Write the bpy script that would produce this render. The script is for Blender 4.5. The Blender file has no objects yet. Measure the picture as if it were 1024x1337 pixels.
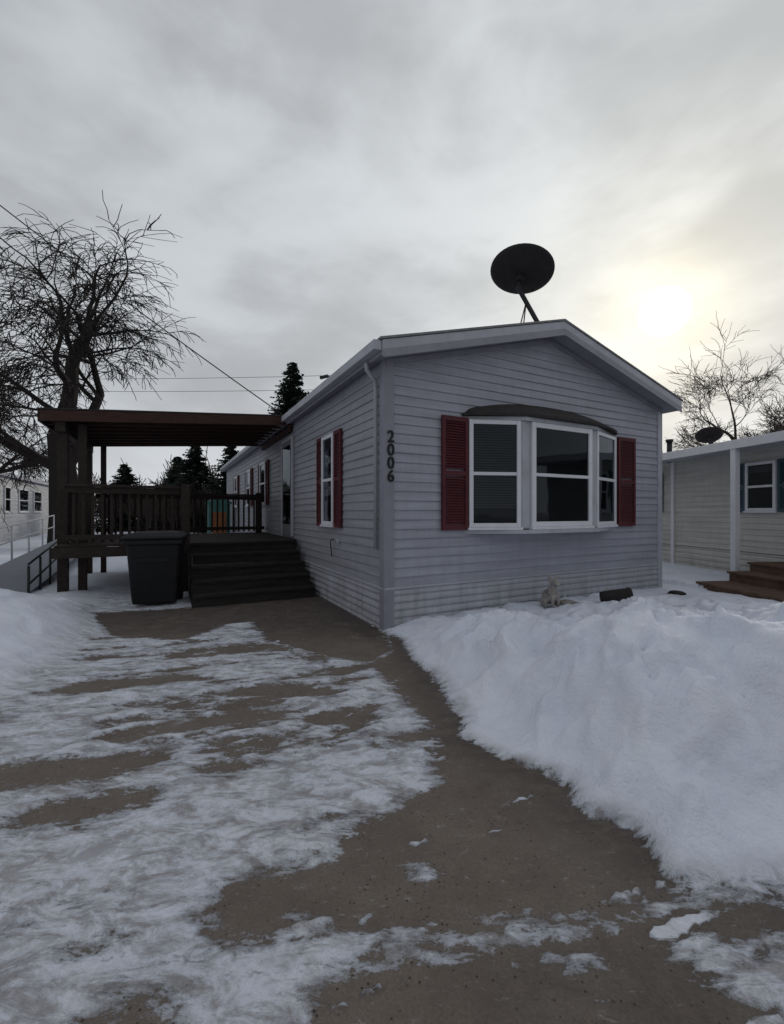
import bpy, math, random
import numpy as np
from mathutils import Vector, Matrix, Quaternion
random.seed(7); np.random.seed(7)
scene=bpy.context.scene
COL=scene.collection
R=math.radians

# ---------------------------------------------------------------- materials
def newmat(name):
    m=bpy.data.materials.new(name); m.use_nodes=True
    nt=m.node_tree; b=nt.nodes["Principled BSDF"]
    return m,nt,b
def pmat(name,col,rough=0.7,var=0.15,scale=6.0,bump=0.15,bscale=60.0,stretch=(1,1,1),metal=0.0,spec=0.3,dirt=None,dirtfac=0.4):
    m,nt,b=newmat(name); N=nt.nodes; L=nt.links
    tc=N.new("ShaderNodeTexCoord"); mp=N.new("ShaderNodeMapping"); mp.inputs["Scale"].default_value=stretch
    L.new(tc.outputs["Object"],mp.inputs[0])
    n=N.new("ShaderNodeTexNoise"); n.inputs["Scale"].default_value=scale; n.inputs["Detail"].default_value=4; n.inputs["Roughness"].default_value=.65
    L.new(mp.outputs[0],n.inputs["Vector"])
    r=N.new("ShaderNodeMapRange"); r.inputs[1].default_value=.3; r.inputs[2].default_value=.7; r.inputs[3].default_value=1-var; r.inputs[4].default_value=1+var
    L.new(n.outputs[0],r.inputs[0])
    mx=N.new("ShaderNodeVectorMath"); mx.operation='SCALE'; mx.inputs[0].default_value=col[:3]
    L.new(r.outputs[0],mx.inputs["Scale"])
    out=mx.outputs[0]
    if dirt:
        n3=N.new("ShaderNodeTexNoise"); n3.inputs["Scale"].default_value=scale*.35; n3.inputs["Detail"].default_value=6; n3.inputs["Roughness"].default_value=.7
        L.new(mp.outputs[0],n3.inputs["Vector"])
        r3=N.new("ShaderNodeMapRange"); r3.inputs[1].default_value=.48; r3.inputs[2].default_value=.72; r3.inputs[3].default_value=0; r3.inputs[4].default_value=dirtfac
        L.new(n3.outputs[0],r3.inputs[0])
        mm=N.new("ShaderNodeMix"); mm.data_type='RGBA'
        L.new(r3.outputs[0],mm.inputs[0]); L.new(out,mm.inputs[6]); mm.inputs[7].default_value=(*dirt,1)
        out=mm.outputs[2]
    L.new(out,b.inputs["Base Color"])
    b.inputs["Roughness"].default_value=rough; b.inputs["Metallic"].default_value=metal
    b.inputs["Specular IOR Level"].default_value=spec
    if bump>0:
        n2=N.new("ShaderNodeTexNoise"); n2.inputs["Scale"].default_value=bscale; n2.inputs["Detail"].default_value=2
        L.new(mp.outputs[0],n2.inputs["Vector"])
        bp=N.new("ShaderNodeBump"); bp.inputs["Strength"].default_value=bump; bp.inputs["Distance"].default_value=.01
        L.new(n2.outputs[0],bp.inputs["Height"]); L.new(bp.outputs[0],b.inputs["Normal"])
    return m
def plainmat(name,col,rough=.9):
    m,nt,b=newmat(name)
    b.inputs["Base Color"].default_value=(*col,1); b.inputs["Roughness"].default_value=rough; b.inputs["Specular IOR Level"].default_value=.1
    return m
def sidingmat(name,col,low=(.2,.19,.17),zlow=.55):
    """vinyl siding with grime streaks that grow towards the ground"""
    m,nt,b=newmat(name); N=nt.nodes; L=nt.links
    tc=N.new("ShaderNodeTexCoord")
    mp=N.new("ShaderNodeMapping"); mp.inputs["Scale"].default_value=(3.5,3.5,.7); L.new(tc.outputs["Object"],mp.inputs[0])
    n=N.new("ShaderNodeTexNoise"); n.inputs["Scale"].default_value=2.2; n.inputs["Detail"].default_value=7; n.inputs["Roughness"].default_value=.7
    L.new(mp.outputs[0],n.inputs["Vector"])
    mp2=N.new("ShaderNodeMapping"); mp2.inputs["Scale"].default_value=(.6,.6,9); L.new(tc.outputs["Object"],mp2.inputs[0])
    n2=N.new("ShaderNodeTexNoise"); n2.inputs["Scale"].default_value=1.5; n2.inputs["Detail"].default_value=4
    L.new(mp2.outputs[0],n2.inputs["Vector"])
    sx=N.new("ShaderNodeSeparateXYZ"); L.new(tc.outputs["Object"],sx.inputs[0])
    rz=N.new("ShaderNodeMapRange"); rz.inputs[1].default_value=0; rz.inputs[2].default_value=zlow; rz.inputs[3].default_value=.60; rz.inputs[4].default_value=.20
    L.new(sx.outputs[2],rz.inputs[0])
    rn=N.new("ShaderNodeMapRange"); rn.inputs[1].default_value=.4; rn.inputs[2].default_value=.68
    L.new(n.outputs[0],rn.inputs[0])
    mu=N.new("ShaderNodeMath"); mu.operation='MULTIPLY'; L.new(rz.outputs[0],mu.inputs[0]); L.new(rn.outputs[0],mu.inputs[1])
    r2=N.new("ShaderNodeMapRange"); r2.inputs[1].default_value=.3; r2.inputs[2].default_value=.7; r2.inputs[3].default_value=.84; r2.inputs[4].default_value=1.10
    L.new(n2.outputs[0],r2.inputs[0])
    sc=N.new("ShaderNodeVectorMath"); sc.operation='SCALE'; sc.inputs[0].default_value=col; L.new(r2.outputs[0],sc.inputs["Scale"])
    mm=N.new("ShaderNodeMix"); mm.data_type='RGBA'; L.new(mu.outputs[0],mm.inputs[0]); L.new(sc.outputs[0],mm.inputs[6]); mm.inputs[7].default_value=(*low,1)
    L.new(mm.outputs[2],b.inputs["Base Color"]); b.inputs["Roughness"].default_value=.5; b.inputs["Specular IOR Level"].default_value=.3
    bp=N.new("ShaderNodeBump"); bp.inputs["Strength"].default_value=.15; bp.inputs["Distance"].default_value=.02
    L.new(n2.outputs[0],bp.inputs["Height"]); L.new(bp.outputs[0],b.inputs["Normal"])
    return m
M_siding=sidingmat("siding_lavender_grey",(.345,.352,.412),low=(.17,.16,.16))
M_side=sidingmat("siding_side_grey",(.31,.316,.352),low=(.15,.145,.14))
M_skirt=sidingmat("skirting_white",(.43,.435,.48),low=(.15,.145,.14),zlow=.7)
M_trim=pmat("trim_offwhite",(.41,.415,.46),.5,.1,4,.05,dirt=(.2,.19,.18),dirtfac=.4)
M_corner=pmat("corner_trim_grey",(.25,.25,.29),.5,.1,4,.05)
M_spout=pmat("downspout_grey",(.34,.34,.38),.5,.1,4,.05)
M_fascia=pmat("fascia_grey",(.26,.26,.30),.5,.12,5,.05)
M_shingle=pmat("shingle_dark",(.035,.032,.032),.9,.35,14,.5,30)
M_roof=pmat("roof_felt_grey",(.2,.2,.21),.9,.3,14,.5,30)
M_white=pmat("vinyl_white",(.66,.66,.70),.4,.06,5,.0)
M_maroon=pmat("shutter_maroon",(.085,.018,.024),.65,.25,7,.1,stretch=(1,1,.4))
M_teal=pmat("shutter_teal",(.035,.075,.10),.55,.2,7,.1)
M_wood=pmat("deck_wood_dark",(.026,.017,.014),.75,.45,5,.4,40,stretch=(6,1,6),dirt=(.05,.04,.035),dirtfac=.5)
M_wood2=pmat("stair_wood",(.018,.015,.014),.75,.4,5,.4,40,stretch=(1,6,6),dirt=(.05,.046,.046),dirtfac=.5)
M_redwood=pmat("canopy_red_wood",(.042,.017,.013),.7,.4,5,.3,40,stretch=(1,5,5))
M_brownstep=pmat("step_wood_brown",(.12,.075,.05),.75,.35,6,.3)
M_black=pmat("bin_plastic_black",(.007,.007,.009),.55,.2,9,.1,spec=.3)
M_rubber=pmat("rubber",(.01,.01,.01),.8,.1)
M_dmetal=pmat("dark_metal",(.03,.03,.034),.5,.2,9,.05,metal=.3)
M_dish=pmat("dish_grey",(.030,.027,.030),.75,.2,5,.05)
M_dark=pmat("room_shade_dark",(.008,.009,.011),.9,.2,3,0)  # near-black colour, stands in for the shade of unlit rooms
M_slat=pmat("blinds_and_reflection_grey",(.17,.175,.18),.7,.1,3,0)  # blinds, and bay slats that imitate a grey reflection
M_curtain=pmat("curtain_pale",(.4,.42,.48),.9,.3,5,.2,stretch=(8,8,.5))
M_bark=plainmat("bark_dark",(.032,.027,.025))
M_bark2=plainmat("bark_brown",(.055,.045,.040))
M_needle=pmat("spruce_needles",(.012,.021,.016),.85,.5,3,.0)
M_ramp=pmat("ramp_grey_boards",(.21,.22,.25),.8,.15,5,.2,stretch=(1,6,1))
M_wire=plainmat("cable_black",(.02,.02,.02))
M_num=pmat("number_black",(.008,.008,.01),.5,.1)
M_statue=pmat("statue_plaster",(.30,.275,.26),.8,.45,14,.4,60,dirt=(.05,.04,.035),dirtfac=.95)
M_pot=pmat("planter_dark",(.025,.020,.020),.7,.3,9,.3)
M_shed=pmat("shed_teal",(.05,.14,.13),.6,.2)
M_orange=pmat("shed_door_orange",(.22,.08,.03),.6,.2)
M_far=sidingmat("siding_far_white",(.46,.47,.50))
M_far2=sidingmat("siding_far_tan",(.16,.16,.18))
M_neigh=sidingmat("siding_cream",(.50,.495,.47))

def glassmat():
    m=bpy.data.materials.new("window_glass"); m.use_nodes=True; nt=m.node_tree; N=nt.nodes; L=nt.links
    N.remove(N["Principled BSDF"]); out=N["Material Output"]
    t=N.new("ShaderNodeBsdfTransparent"); t.inputs[0].default_value=(.5,.52,.55,1)
    g=N.new("ShaderNodeBsdfGlossy"); g.inputs["Roughness"].default_value=.03; g.inputs[0].default_value=(.58,.63,.68,1)
    f=N.new("ShaderNodeFresnel"); f.inputs[0].default_value=1.45
    tc=N.new("ShaderNodeTexCoord"); nz=N.new("ShaderNodeTexNoise"); nz.inputs["Scale"].default_value=2.5; nz.inputs["Detail"].default_value=1; L.new(tc.outputs["Object"],nz.inputs["Vector"])
    bp=N.new("ShaderNodeBump"); bp.inputs["Strength"].default_value=.08; bp.inputs["Distance"].default_value=.03; L.new(nz.outputs[0],bp.inputs["Height"]); L.new(bp.outputs[0],g.inputs["Normal"])
    mx=N.new("ShaderNodeMixShader"); L.new(f.outputs[0],mx.inputs[0]); L.new(t.outputs[0],mx.inputs[1]); L.new(g.outputs[0],mx.inputs[2]); L.new(mx.outputs[0],out.inputs[0])
    return m
M_glass=glassmat()

# ---------------------------------------------------------------- mesh helpers
def mesh_obj(name,verts,faces,mat,parent=None,smooth=False,mats=None,fmi=None):
    me=bpy.data.meshes.new(name); me.from_pydata([tuple(v) for v in verts],[],faces); me.update()
    if mats:
        for q in mats: me.materials.append(q)
        me.polygons.foreach_set("material_index",fmi)
    else: me.materials.append(mat)
    if smooth: me.polygons.foreach_set("use_smooth",[True]*len(me.polygons))
    o=bpy.data.objects.new(name,me); COL.objects.link(o)
    if parent: o.parent=parent
    return o
def empty(name,loc=(0,0,0),rotz=0,parent=None):
    o=bpy.data.objects.new(name,None); COL.objects.link(o); o.location=loc; o.rotation_euler=(0,0,rotz); o.empty_display_size=.3
    if parent: o.parent=parent
    return o
CF=[(0,3,2,1),(4,5,6,7),(0,1,5,4),(1,2,6,5),(2,3,7,6),(3,0,4,7)]
def box(name,x0,x1,y0,y1,z0,z1,mat,parent=None,bevel=0.004):
    v=[(x0,y0,z0),(x1,y0,z0),(x1,y1,z0),(x0,y1,z0),(x0,y0,z1),(x1,y0,z1),(x1,y1,z1),(x0,y1,z1)]
    o=mesh_obj(name,v,CF,mat,parent)
    if bevel:
        b=o.modifiers.new("b",'BEVEL'); b.width=min(bevel,.3*min(x1-x0,y1-y0,z1-z0)); b.segments=1
    return o
class MB:
    def __init__(s): s.v=[]; s.f=[]
    def box(s,x0,x1,y0,y1,z0,z1):
        n=len(s.v); s.v+=[(x0,y0,z0),(x1,y0,z0),(x1,y1,z0),(x0,y1,z0),(x0,y0,z1),(x1,y0,z1),(x1,y1,z1),(x0,y1,z1)]
        s.f+=[tuple(n+i for i in q) for q in CF]
    def tube(s,pts,rad,sides=6,cap=True):
        pts=[Vector(p) for p in pts]; base=len(s.v)
        t=(pts[1]-pts[0]).normalized(); up=Vector((0,0,1)) if abs(t.z)<.9 else Vector((1,0,0))
        a=t.cross(up).normalized()
        for i,p in enumerate(pts):
            t=(pts[min(i+1,len(pts)-1)]-pts[max(i-1,0)]).normalized()
            a=(a-t*a.dot(t)).normalized(); b=t.cross(a)
            r=rad[i] if isinstance(rad,(list,tuple)) else rad
            for k in range(sides):
                an=2*math.pi*k/sides; s.v.append(tuple(p+a*math.cos(an)*r+b*math.sin(an)*r))
        for i in range(len(pts)-1):
            for k in range(sides):
                s.f.append((base+i*sides+k,base+i*sides+(k+1)%sides,base+(i+1)*sides+(k+1)%sides,base+(i+1)*sides+k))
        if cap:
            s.f.append(tuple(base+k for k in range(sides))[::-1]); s.f.append(tuple(base+(len(pts)-1)*sides+k for k in range(sides)))
    def obj(s,name,mat,parent=None,smooth=False): return mesh_obj(name,s.v,s.f,mat,parent,smooth)

def laps(name,parent,mat,fmap,bounds,z0,z1,course=.115,out=.018,rounded=False,flip=False):
    mb=MB(); z=z0
    while z<z1-1e-4:
        zt=min(z+course,z1)
        if rounded: prof=[(z,.0),(z+(zt-z)*.12,out*.8),(z+(zt-z)*.35,out),(z+(zt-z)*.7,out*.7),(zt,0)]
        else: prof=[(z,0.002),(z+.002,out),(z+.012,out),(zt,.003)]
        prev=None
        for (zz,o) in prof:
            a0,a1=bounds(zz)
            if a1<=a0: a0=a1=(a0+a1)/2
            n=len(mb.v); mb.v+= [fmap(a0,o,zz),fmap(a1,o,zz)]
            if prev is not None: mb.f.append((prev,prev+1,n+1,n) if not flip else (prev,n,n+1,prev+1))
            prev=n
        z=zt
    return mb.obj(name,mat,parent)

def window(parent,name,x,y,z,rotz,w,h,slat_top=0.0,slat_bottom=0.0,curtain=False,two_sash=True,fr=.055):
    e=empty(name,(x,y,z),rotz,parent)
    box("frame_left",0,fr,-.06,0,0,h,M_white,e); box("frame_right",w-fr,w,-.06,0,0,h,M_white,e)
    box("frame_top",fr,w-fr,-.058,0,h-fr,h,M_white,e); box("frame_bottom",fr,w-fr,-.058,0,0,fr,M_white,e)
    box("sill",-.02,w+.02,-.08,-.0,-.035,-.001,M_white,e)
    mid=h*.5
    if two_sash: box("meeting_rail",fr,w-fr,-.054,-.02,mid-.022,mid+.022,M_white,e)
    mesh_obj("room_shade_backing",[(fr,-.021,fr),(w-fr,-.021,fr),(w-fr,-.021,h-fr),(fr,-.021,h-fr)],[(0,1,2,3)],M_dark,e)  # flat dark sheet just behind the pane, painted as room shade
    mb=MB(); any_=False
    def sl(za,zb):
        zz=za
        while zz<zb: mb.box(fr,w-fr,-.030,-.026,zz,zz+.028); zz+=.034
    if slat_top>0: sl(mid+.02+(h/2-fr)*(1-slat_top),h-fr-.01); any_=True
    if slat_bottom>0: sl(fr+(mid-fr)*(1-slat_bottom),mid-.03); any_=True
    if any_: mb.obj("blinds_and_reflection",M_slat,e)
    if curtain:
        mesh_obj("curtain",[(fr,-.024,fr),(w*.45,-.024,fr),(w*.5,-.024,h-fr),(fr,-.024,h-fr)],[(0,1,2,3)],M_curtain,e)
    mesh_obj("glass_pane",[(fr,-.038,fr),(w-fr,-.038,fr),(w-fr,-.038,h-fr),(fr,-.038,h-fr)],[(0,1,2,3)],M_glass,e)
    return e
def shutter(parent,name,x,y,z,rotz,w,h,mat):
    e=empty(name,(x,y,z),rotz,parent)
    mb=MB(); s=.045
    mb.box(0,s,-.05,-.015,0,h); mb.box(w-s,w,-.05,-.015,0,h)
    for za,zb in((0,.06),(h/2-.03,h/2+.03),(h-.06,h)): mb.box(s,w-s,-.049,-.015,za,zb)
    zz=.07
    while zz<h-.08:
        if not (h/2-.055<zz<h/2+.03):
            n=len(mb.v); mb.v+=[(s,-.046,zz),(w-s,-.046,zz),(w-s,-.022,zz+.032),(s,-.022,zz+.032),(s,-.020,zz),(w-s,-.020,zz)]
            mb.f+=[(n,n+1,n+2,n+3),(n,n+4,n+5,n+1)]
        zz+=.034
    mb.obj("louvers",mat,e)
    return e

# ---------------------------------------------------------------- camera / frame
cam=bpy.data.cameras.new("camera"); camo=bpy.data.objects.new("camera",cam); COL.objects.link(camo)
camo.location=(0,0,1.4); camo.rotation_euler=(R(90),0,0)
cam.sensor_fit='HORIZONTAL'; cam.sensor_width=36; cam.lens=36*562/1024; cam.clip_start=.05; cam.clip_end=2000
scene.camera=camo

HX,HY=-.08,5.08; HR=R(27.5)
ca,sa=math.cos(HR),math.sin(HR)
def h2w(lx,ly,z=0): return Vector((HX+lx*ca-ly*sa,HY+lx*sa+ly*ca,z))
W=5.4; LEN=15.4

# ---------------------------------------------------------------- MAIN HOUSE
H=empty("mobile_home",(HX,HY,0),HR)
slope=.274
def gb(z):
    zz=3.18
    if z<=zz: return (0.0,W)
    d=(z-zz)/slope; return (d,W-d)
laps("front_siding",H,M_siding,lambda a,o,z:(a,-o,z),gb,.50,3.93)
laps("front_skirting",H,M_skirt,lambda a,o,z:(a,-o-.004,z),lambda z:(0.0,W),-.05,.49,.09,.022,True)
laps("left_siding",H,M_side,lambda a,o,z:(-o,a,z),lambda z:(0.0,LEN),.50,3.2,flip=True)
laps("left_skirting",H,M_skirt,lambda a,o,z:(-o-.004,a,z),lambda z:(0.0,LEN),-.05,.49,.09,.022,True,flip=True)
laps("right_siding",H,M_side,lambda a,o,z:(W+o,a,z),lambda z:(0.0,LEN),.0,3.2)
laps("back_siding",H,M_side,lambda a,o,z:(a,LEN+o,z),gb,.0,3.93,flip=True)
box("skirt_cap_front",-.02,W+.02,-.035,-.004,.478,.505,M_trim,H); box("skirt_cap_left",-.035,-.004,.0,LEN,.478,.505,M_trim,H)
def prism(name,prof,y0,y1,mat,parent):
    n=len(prof); v=[(x,y0,z) for x,z in prof]+[(x,y1,z) for x,z in prof]
    f=[tuple(range(n)),tuple(range(n,2*n))[::-1]]+[(i,i+n,(i+1)%n+n,(i+1)%n) for i in range(n)]
    return mesh_obj(name,v,f,mat,parent)
ex=.17
def rz(x,top): return top-abs(x-W/2)*slope
T=4.10
prism("roof_fascia",[(-ex,rz(-ex,T)),(-ex,rz(-ex,T)-.16),(W/2,T-.16),(W+ex,rz(-ex,T)-.16),(W+ex,rz(-ex,T)),(W/2,T)],-.26,LEN+.2,M_fascia,H)
prism("roof_covering",[(-ex-.03,rz(-ex-.03,T)+.03),(-ex-.03,rz(-ex-.03,T)+.004),(W/2,T+.004),(W+ex+.03,rz(-ex-.03,T)+.004),(W+ex+.03,rz(-ex-.03,T)+.03),(W/2,T+.03)],-.285,LEN+.23,M_roof,H)
prism("rake_board",[(-ex,rz(-ex,T)-.005),(-ex,rz(-ex,T)-.185),(W/2,T-.185),(W+ex,rz(-ex,T)-.185),(W+ex,rz(-ex,T)-.005),(W/2,T-.005)],-.275,-.262,M_trim,H)
prism("rake_lower_board",[(-ex+.01,rz(-ex,T)-.11),(-ex+.01,rz(-ex,T)-.20),(W/2,T-.20),(W+ex-.01,rz(-ex,T)-.20),(W+ex-.01,rz(-ex,T)-.11),(W/2,T-.11)],-.285,-.276,M_fascia,H)
prism("frieze",[(.0,rz(0,T)-.165),(.0,rz(0,T)-.23),(W/2,T-.23),(W,rz(0,T)-.23),(W,rz(0,T)-.165),(W/2,T-.165)],-.04,-.002,M_fascia,H)
box("gutter",-ex-.10,-ex-.002,-.26,LEN+.2,rz(-ex,T)-.12,rz(-ex,T)-.01,M_trim,H)
box("corner_post_left_front",-.03,.105,-.032,-.0,-.02,3.2,M_corner,H); box("corner_post_left_side",-.034,-.001,-.031,.09,-.02,3.2,M_corner,H)
box("corner_post_right",W-.09,W+.03,-.032,-.0,-.02,3.2,M_trim,H)
ds=MB(); ds.tube([(-.20,.10,3.16),(-.19,.11,3.08),(-.065,.14,2.97),(-.06,.14,2.85),(-.06,.14,.95)],.026,8); ds.obj("downspout",M_spout,H,True)
for i,ch in enumerate("2006"):
    cu=bpy.data.curves.new("number_"+ch,'FONT'); cu.body=ch; cu.size=.20; cu.extrude=.006; cu.offset=.003; cu.align_x='CENTER'
    o=bpy.data.objects.new("house_number_digit",cu); COL.objects.link(o); o.parent=H
    o.location=(.055,-.042,2.225-i*.155); o.rotation_euler=(R(90),0,0); o.scale=(.95,.98,1); cu.materials.append(M_num)
# bay window
P=.27; A=(1.20,0.0);B=(1.93,-P);D=(3.25,-P);E=(4.10,0.0); z0=1.2;z1=2.6
def seg(a,b): 
    dx,dy=b[0]-a[0],b[1]-a[1]; return math.atan2(dy,dx),math.hypot(dx,dy)
def lerp2(a,b,t): return (a[0]+(b[0]-a[0])*t,a[1]+(b[1]-a[1])*t)
for nm,a,b,t0,t1,bt,bb_,fr in (("bay_left_sash",A,B,0,.90,.98,.7,.055),("bay_center_sash",B,D,.06,.955,0,0,.07),("bay_right_sash",D,E,.08,1,.0,0.,.055)):  # left sash slats imitate siding reflected in the glass
    p=lerp2(a,b,t0); q_=lerp2(a,b,t1); an,l=seg(p,q_); window(H,nm,p[0],p[1]-.02,z0,an,l,z1-z0,bt,bb_,fr=fr)
for p in (B,D):
    box("bay_mullion",p[0]-.085,p[0]+.085,p[1]-.045,p[1]+.06,z0-.03,z1+.02,M_trim,H,.02)
def polyslab(name,pts,za,zb,mat):
    n=len(pts); v=[(x,y,za) for x,y in pts]+[(x,y,zb) for x,y in pts]
    mesh_obj(name,v,[tuple(range(n))[::-1],tuple(range(n,2*n))]+[(i,(i+1)%n,(i+1)%n+n,i+n) for i in range(n)],mat,H)
polyslab("bay_seat",[(A[0]-.06,-.005),(B[0]-.03,-P-.11),(D[0]+.03,-P-.11),(E[0]+.06,-.005)],z0-.085,z0-.036,M_trim)
polyslab("bay_head",[(A[0]-.04,-.005),(B[0]-.03,-P-.09),(D[0]+.03,-P-.09),(E[0]+.04,-.005)],z1+.001,z1+.05,M_trim)
v=[];f=[];NT=24
for i in range(NT+1):
    t=i/NT; x=A[0]-.10+(E[0]-A[0]+.2)*t; s=math.sin(math.pi*t)
    yo=-(P+.12)*min(1,max(s,0)**.75*1.12)-.03
    v.append((x,-.004,z1+.075+.26*max(s,0)**.55)); v.append((x,yo,z1+.085)); v.append((x,yo,z1+.052)); v.append((x,-.004,z1+.052))
for i in range(NT):
    a=i*4
    for k in range(4): f.append((a+k,a+(k+1)%4,a+4+(k+1)%4,a+4+k))
mesh_obj("bay_cap_roof",v,f,M_shingle,H)
shutter(H,"shutter_left",.775,-.01,1.17,0,.40,1.45,M_maroon)
shutter(H,"shutter_right",4.20,-.01,1.17,0,.44,1.45,M_maroon)
window(H,"side_window",-.015,2.17,1.2,R(-90),.53,1.4,.3,0,curtain=True)
shutter(H,"side_shutter_a",-.01,1.63,1.17,R(-90),.28,1.45,M_maroon); shutter(H,"side_shutter_b",-.01,2.47,1.17,R(-90),.29,1.45,M_maroon)
for k,yy in enumerate((7.5,9.8,12.6)):
    window(H,"side_window_rear",-.015,yy,1.6,R(-90),.75,1.1,.5,0)
    shutter(H,"side_shutter_rear",-.01,yy-.76,1.58,R(-90),.26,1.14,M_maroon); shutter(H,"side_shutter_rear",-.01,yy+.27,1.58,R(-90),.26,1.14,M_maroon)
dr=empty("entry_door",(-.02,4.98,.9),R(-90),H)
box("door_leaf",.06,.84,-.035,-.001,.0,1.98,M_far2,dr); box("door_jamb_l",0,.06,-.05,0,0,2.04,M_trim,dr); box("door_jamb_r",.84,.9,-.05,0,0,2.04,M_trim,dr); box("door_head",.06,.84,-.05,0,1.981,2.04,M_trim,dr)
mesh_obj("door_shade_backing",[(.14,-.038,.25),(.76,-.038,.25),(.76,-.038,1.88),(.14,-.038,1.88)],[(0,1,2,3)],M_dark,dr)  # dark sheet behind the door pane, shade of the room as colour
mesh_obj("door_pane",[(.14,-.042,.25),(.76,-.042,.25),(.76,-.042,1.88),(.14,-.042,1.88)],[(0,1,2,3)],M_glass,dr)
mb=MB(); mb.tube([(-.02,1.72,.98),(-.07,1.72,.98),(-.075,1.72,.93),(-.06,1.70,.72)],.008,6); mb.obj("hose_bib",M_dmetal,H,True)
box("meter_outlet",-.05,-.015,1.45,1.55,.95,1.0,M_trim,H)
mb=MB(); mb.tube([(.25,2.6,3.4),(.25,2.6,3.72),(.20,2.66,3.78),(.1,2.75,3.76)],.03,8); mb.tube([(.9,4.2,3.5),(.9,4.2,3.9)],.045,8); mb.obj("roof_vent",M_dmetal,H,True)
# satellite dish
def dish(name,foot,center,normal,dia,parent=None,struts=True):
    e=empty(name,foot,0,parent); c=Vector(center)-Vector(foot); n=Vector(normal).normalized()
    q=n.to_track_quat('Z','Y'); v=[];f=[];rings=10;seg_=40;r=dia/2
    for side in (0,1):
        for i in range(rings+1):
            rr=r*i/rings
            for k in range(seg_):
                a=2*math.pi*k/seg_; zz=.10*dia*(rr/r)**2-(.014 if side else 0)
                v.append(tuple(c+q@Vector((rr*math.cos(a),rr*math.sin(a)*.95,zz))))
    o=(rings+1)*seg_
    for i in range(rings):
        for k in range(seg_):
            a,b=i*seg_+k,i*seg_+(k+1)%seg_; f.append((a,b,b+seg_,a+seg_)); f.append((o+a,o+a+seg_,o+b+seg_,o+b))
    for k in range(seg_): a,b=rings*seg_+k,rings*seg_+(k+1)%seg_; f.append((a,b,o+b,o+a))
    mesh_obj("reflector",v,f,M_dish,e,True)
    mb=MB(); back=c-n*.03
    elbow=back-n*.22
    mb.tube([Vector((0,0,0)),elbow*.9,elbow,back-n*.08,back],.036 if struts else .018,8)
    mb.tube([back-n*.12,back-n*.02],.07 if struts else .03,10)
    u=q@Vector((0,-1,0))
    mb.tube([c+u*r*.85+n*.04,c+u*r*.75+n*dia*.45],.012,6); mb.tube([c+u*r*.75+n*dia*.4,c+u*r*.62+n*dia*.46],.035,8)
    if struts:
        m=elbow*.72
        for d in ((-.50,-.05,-.14),(-.30,.35,-.10)): mb.tube([m,Vector(d)],.010,5)
    mb.box(-.10,.10,-.08,.08,-.03,.02)
    mb.obj("mount_and_feed",M_dmetal,e)
    return e
fw=h2w(2.88,.22,4.06)
dish("satellite_dish",tuple(fw),(2.0,6.68,5.08),(.24,.26,.93),.98)

# ---------------------------------------------------------------- DECK + CANOPY
DK=empty("covered_deck",(HX,HY,0),HR)
dz=.87; dx0=-3.85; dy0=3.85; dy1=7.0
mb=MB(); y=dy0
while y<dy1-.01: mb.box(dx0,-.04,y,y+.135,dz-.035,dz); y+=.142
mb.obj("deck_boards",M_wood,DK)
mb=MB()
mb.box(dx0-.04,-.04,dy0-.05,dy0-.005,dz-.20,dz-.037); mb.box(dx0-.045,dx0-.002,dy0,dy1,dz-.20,dz-.037); mb.box(dx0,-.04,dy1,dy1+.04,dz-.20,dz-.037)
for xx in np.arange(dx0+.4,-.2,.45): mb.box(xx,xx+.04,dy0,dy1,dz-.19,dz-.04)
mb.obj("rim_joists",M_wood,DK)
mb=MB()
for px_,py_ in ((-3.83,4.38),(-3.83,6.95),(-2.0,3.88),(-1.9,6.9),(-.2,6.9)):
    tall=px_<-3
    mb.box(px_-.07,px_+.07,py_-.07,py_+.07,-.05,2.9 if tall else dz+1.02)
mb.box(-3.62,-3.50,4.32,4.42,-.05,2.88); mb.box(-3.60,-3.50,6.9,7.0,-.05,2.88)
mb.obj("posts",M_wood,DK)
def rail(mb,p0,p1,zf,top=.98):
    p0=Vector(p0);p1=Vector(p1);L_=(p1-p0).length;n=int(L_/.125); ax=abs((p1-p0).x)>abs((p1-p0).y)
    def bb(x0,x1,y0,y1,a,b): mb.box(min(x0,x1),max(x0,x1),min(y0,y1),max(y0,y1),a,b)
    if ax:
        bb(p0.x,p1.x,p0.y-.07,p0.y+.07,zf+top-.04,zf+top); bb(p0.x,p1.x,p0.y-.02,p0.y+.02,zf+top-.14,zf+top-.045); bb(p0.x,p1.x,p0.y-.02,p0.y+.02,zf+.08,zf+.16)
    else:
        bb(p0.x-.07,p0.x+.07,p0.y,p1.y,zf+top-.04,zf+top); bb(p0.x-.02,p0.x+.02,p0.y,p1.y,zf+top-.14,zf+top-.045); bb(p0.x-.02,p0.x+.02,p0.y,p1.y,zf+.08,zf+.16)
    for i in range(1,n):
        p=p0.lerp(p1,i/n)
        if ax: bb(p.x-.02,p.x+.02,p.y+.021,p.y+.058,zf+.03,zf+top-.045)
        else: bb(p.x+.021,p.x+.058,p.y-.02,p.y+.02,zf+.03,zf+top-.045)
mb=MB()
rail(mb,(-3.75,3.93,0),(-2.08,3.93,0),dz); rail(mb,(-3.80,4.46,0),(-3.80,6.88,0),dz); rail(mb,(-3.7,6.94,0),(-.05,6.94,0),dz)
mb.obj("railings",M_wood,DK)
cx0,cx1,cy0,cy1=-4.08,-.02,4.12,7.15
def cz(x): return 2.98+(x-cx0)/(cx1-cx0)*.30
v=[(cx0,cy0,cz(cx0)),(cx1,cy0,cz(cx1)),(cx1,cy1,cz(cx1)),(cx0,cy1,cz(cx0))]
v2=[(a,b,c+.045) for a,b,c in v]; mesh_obj("canopy_roof_deck",v+v2,CF,M_redwood,DK)
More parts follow.
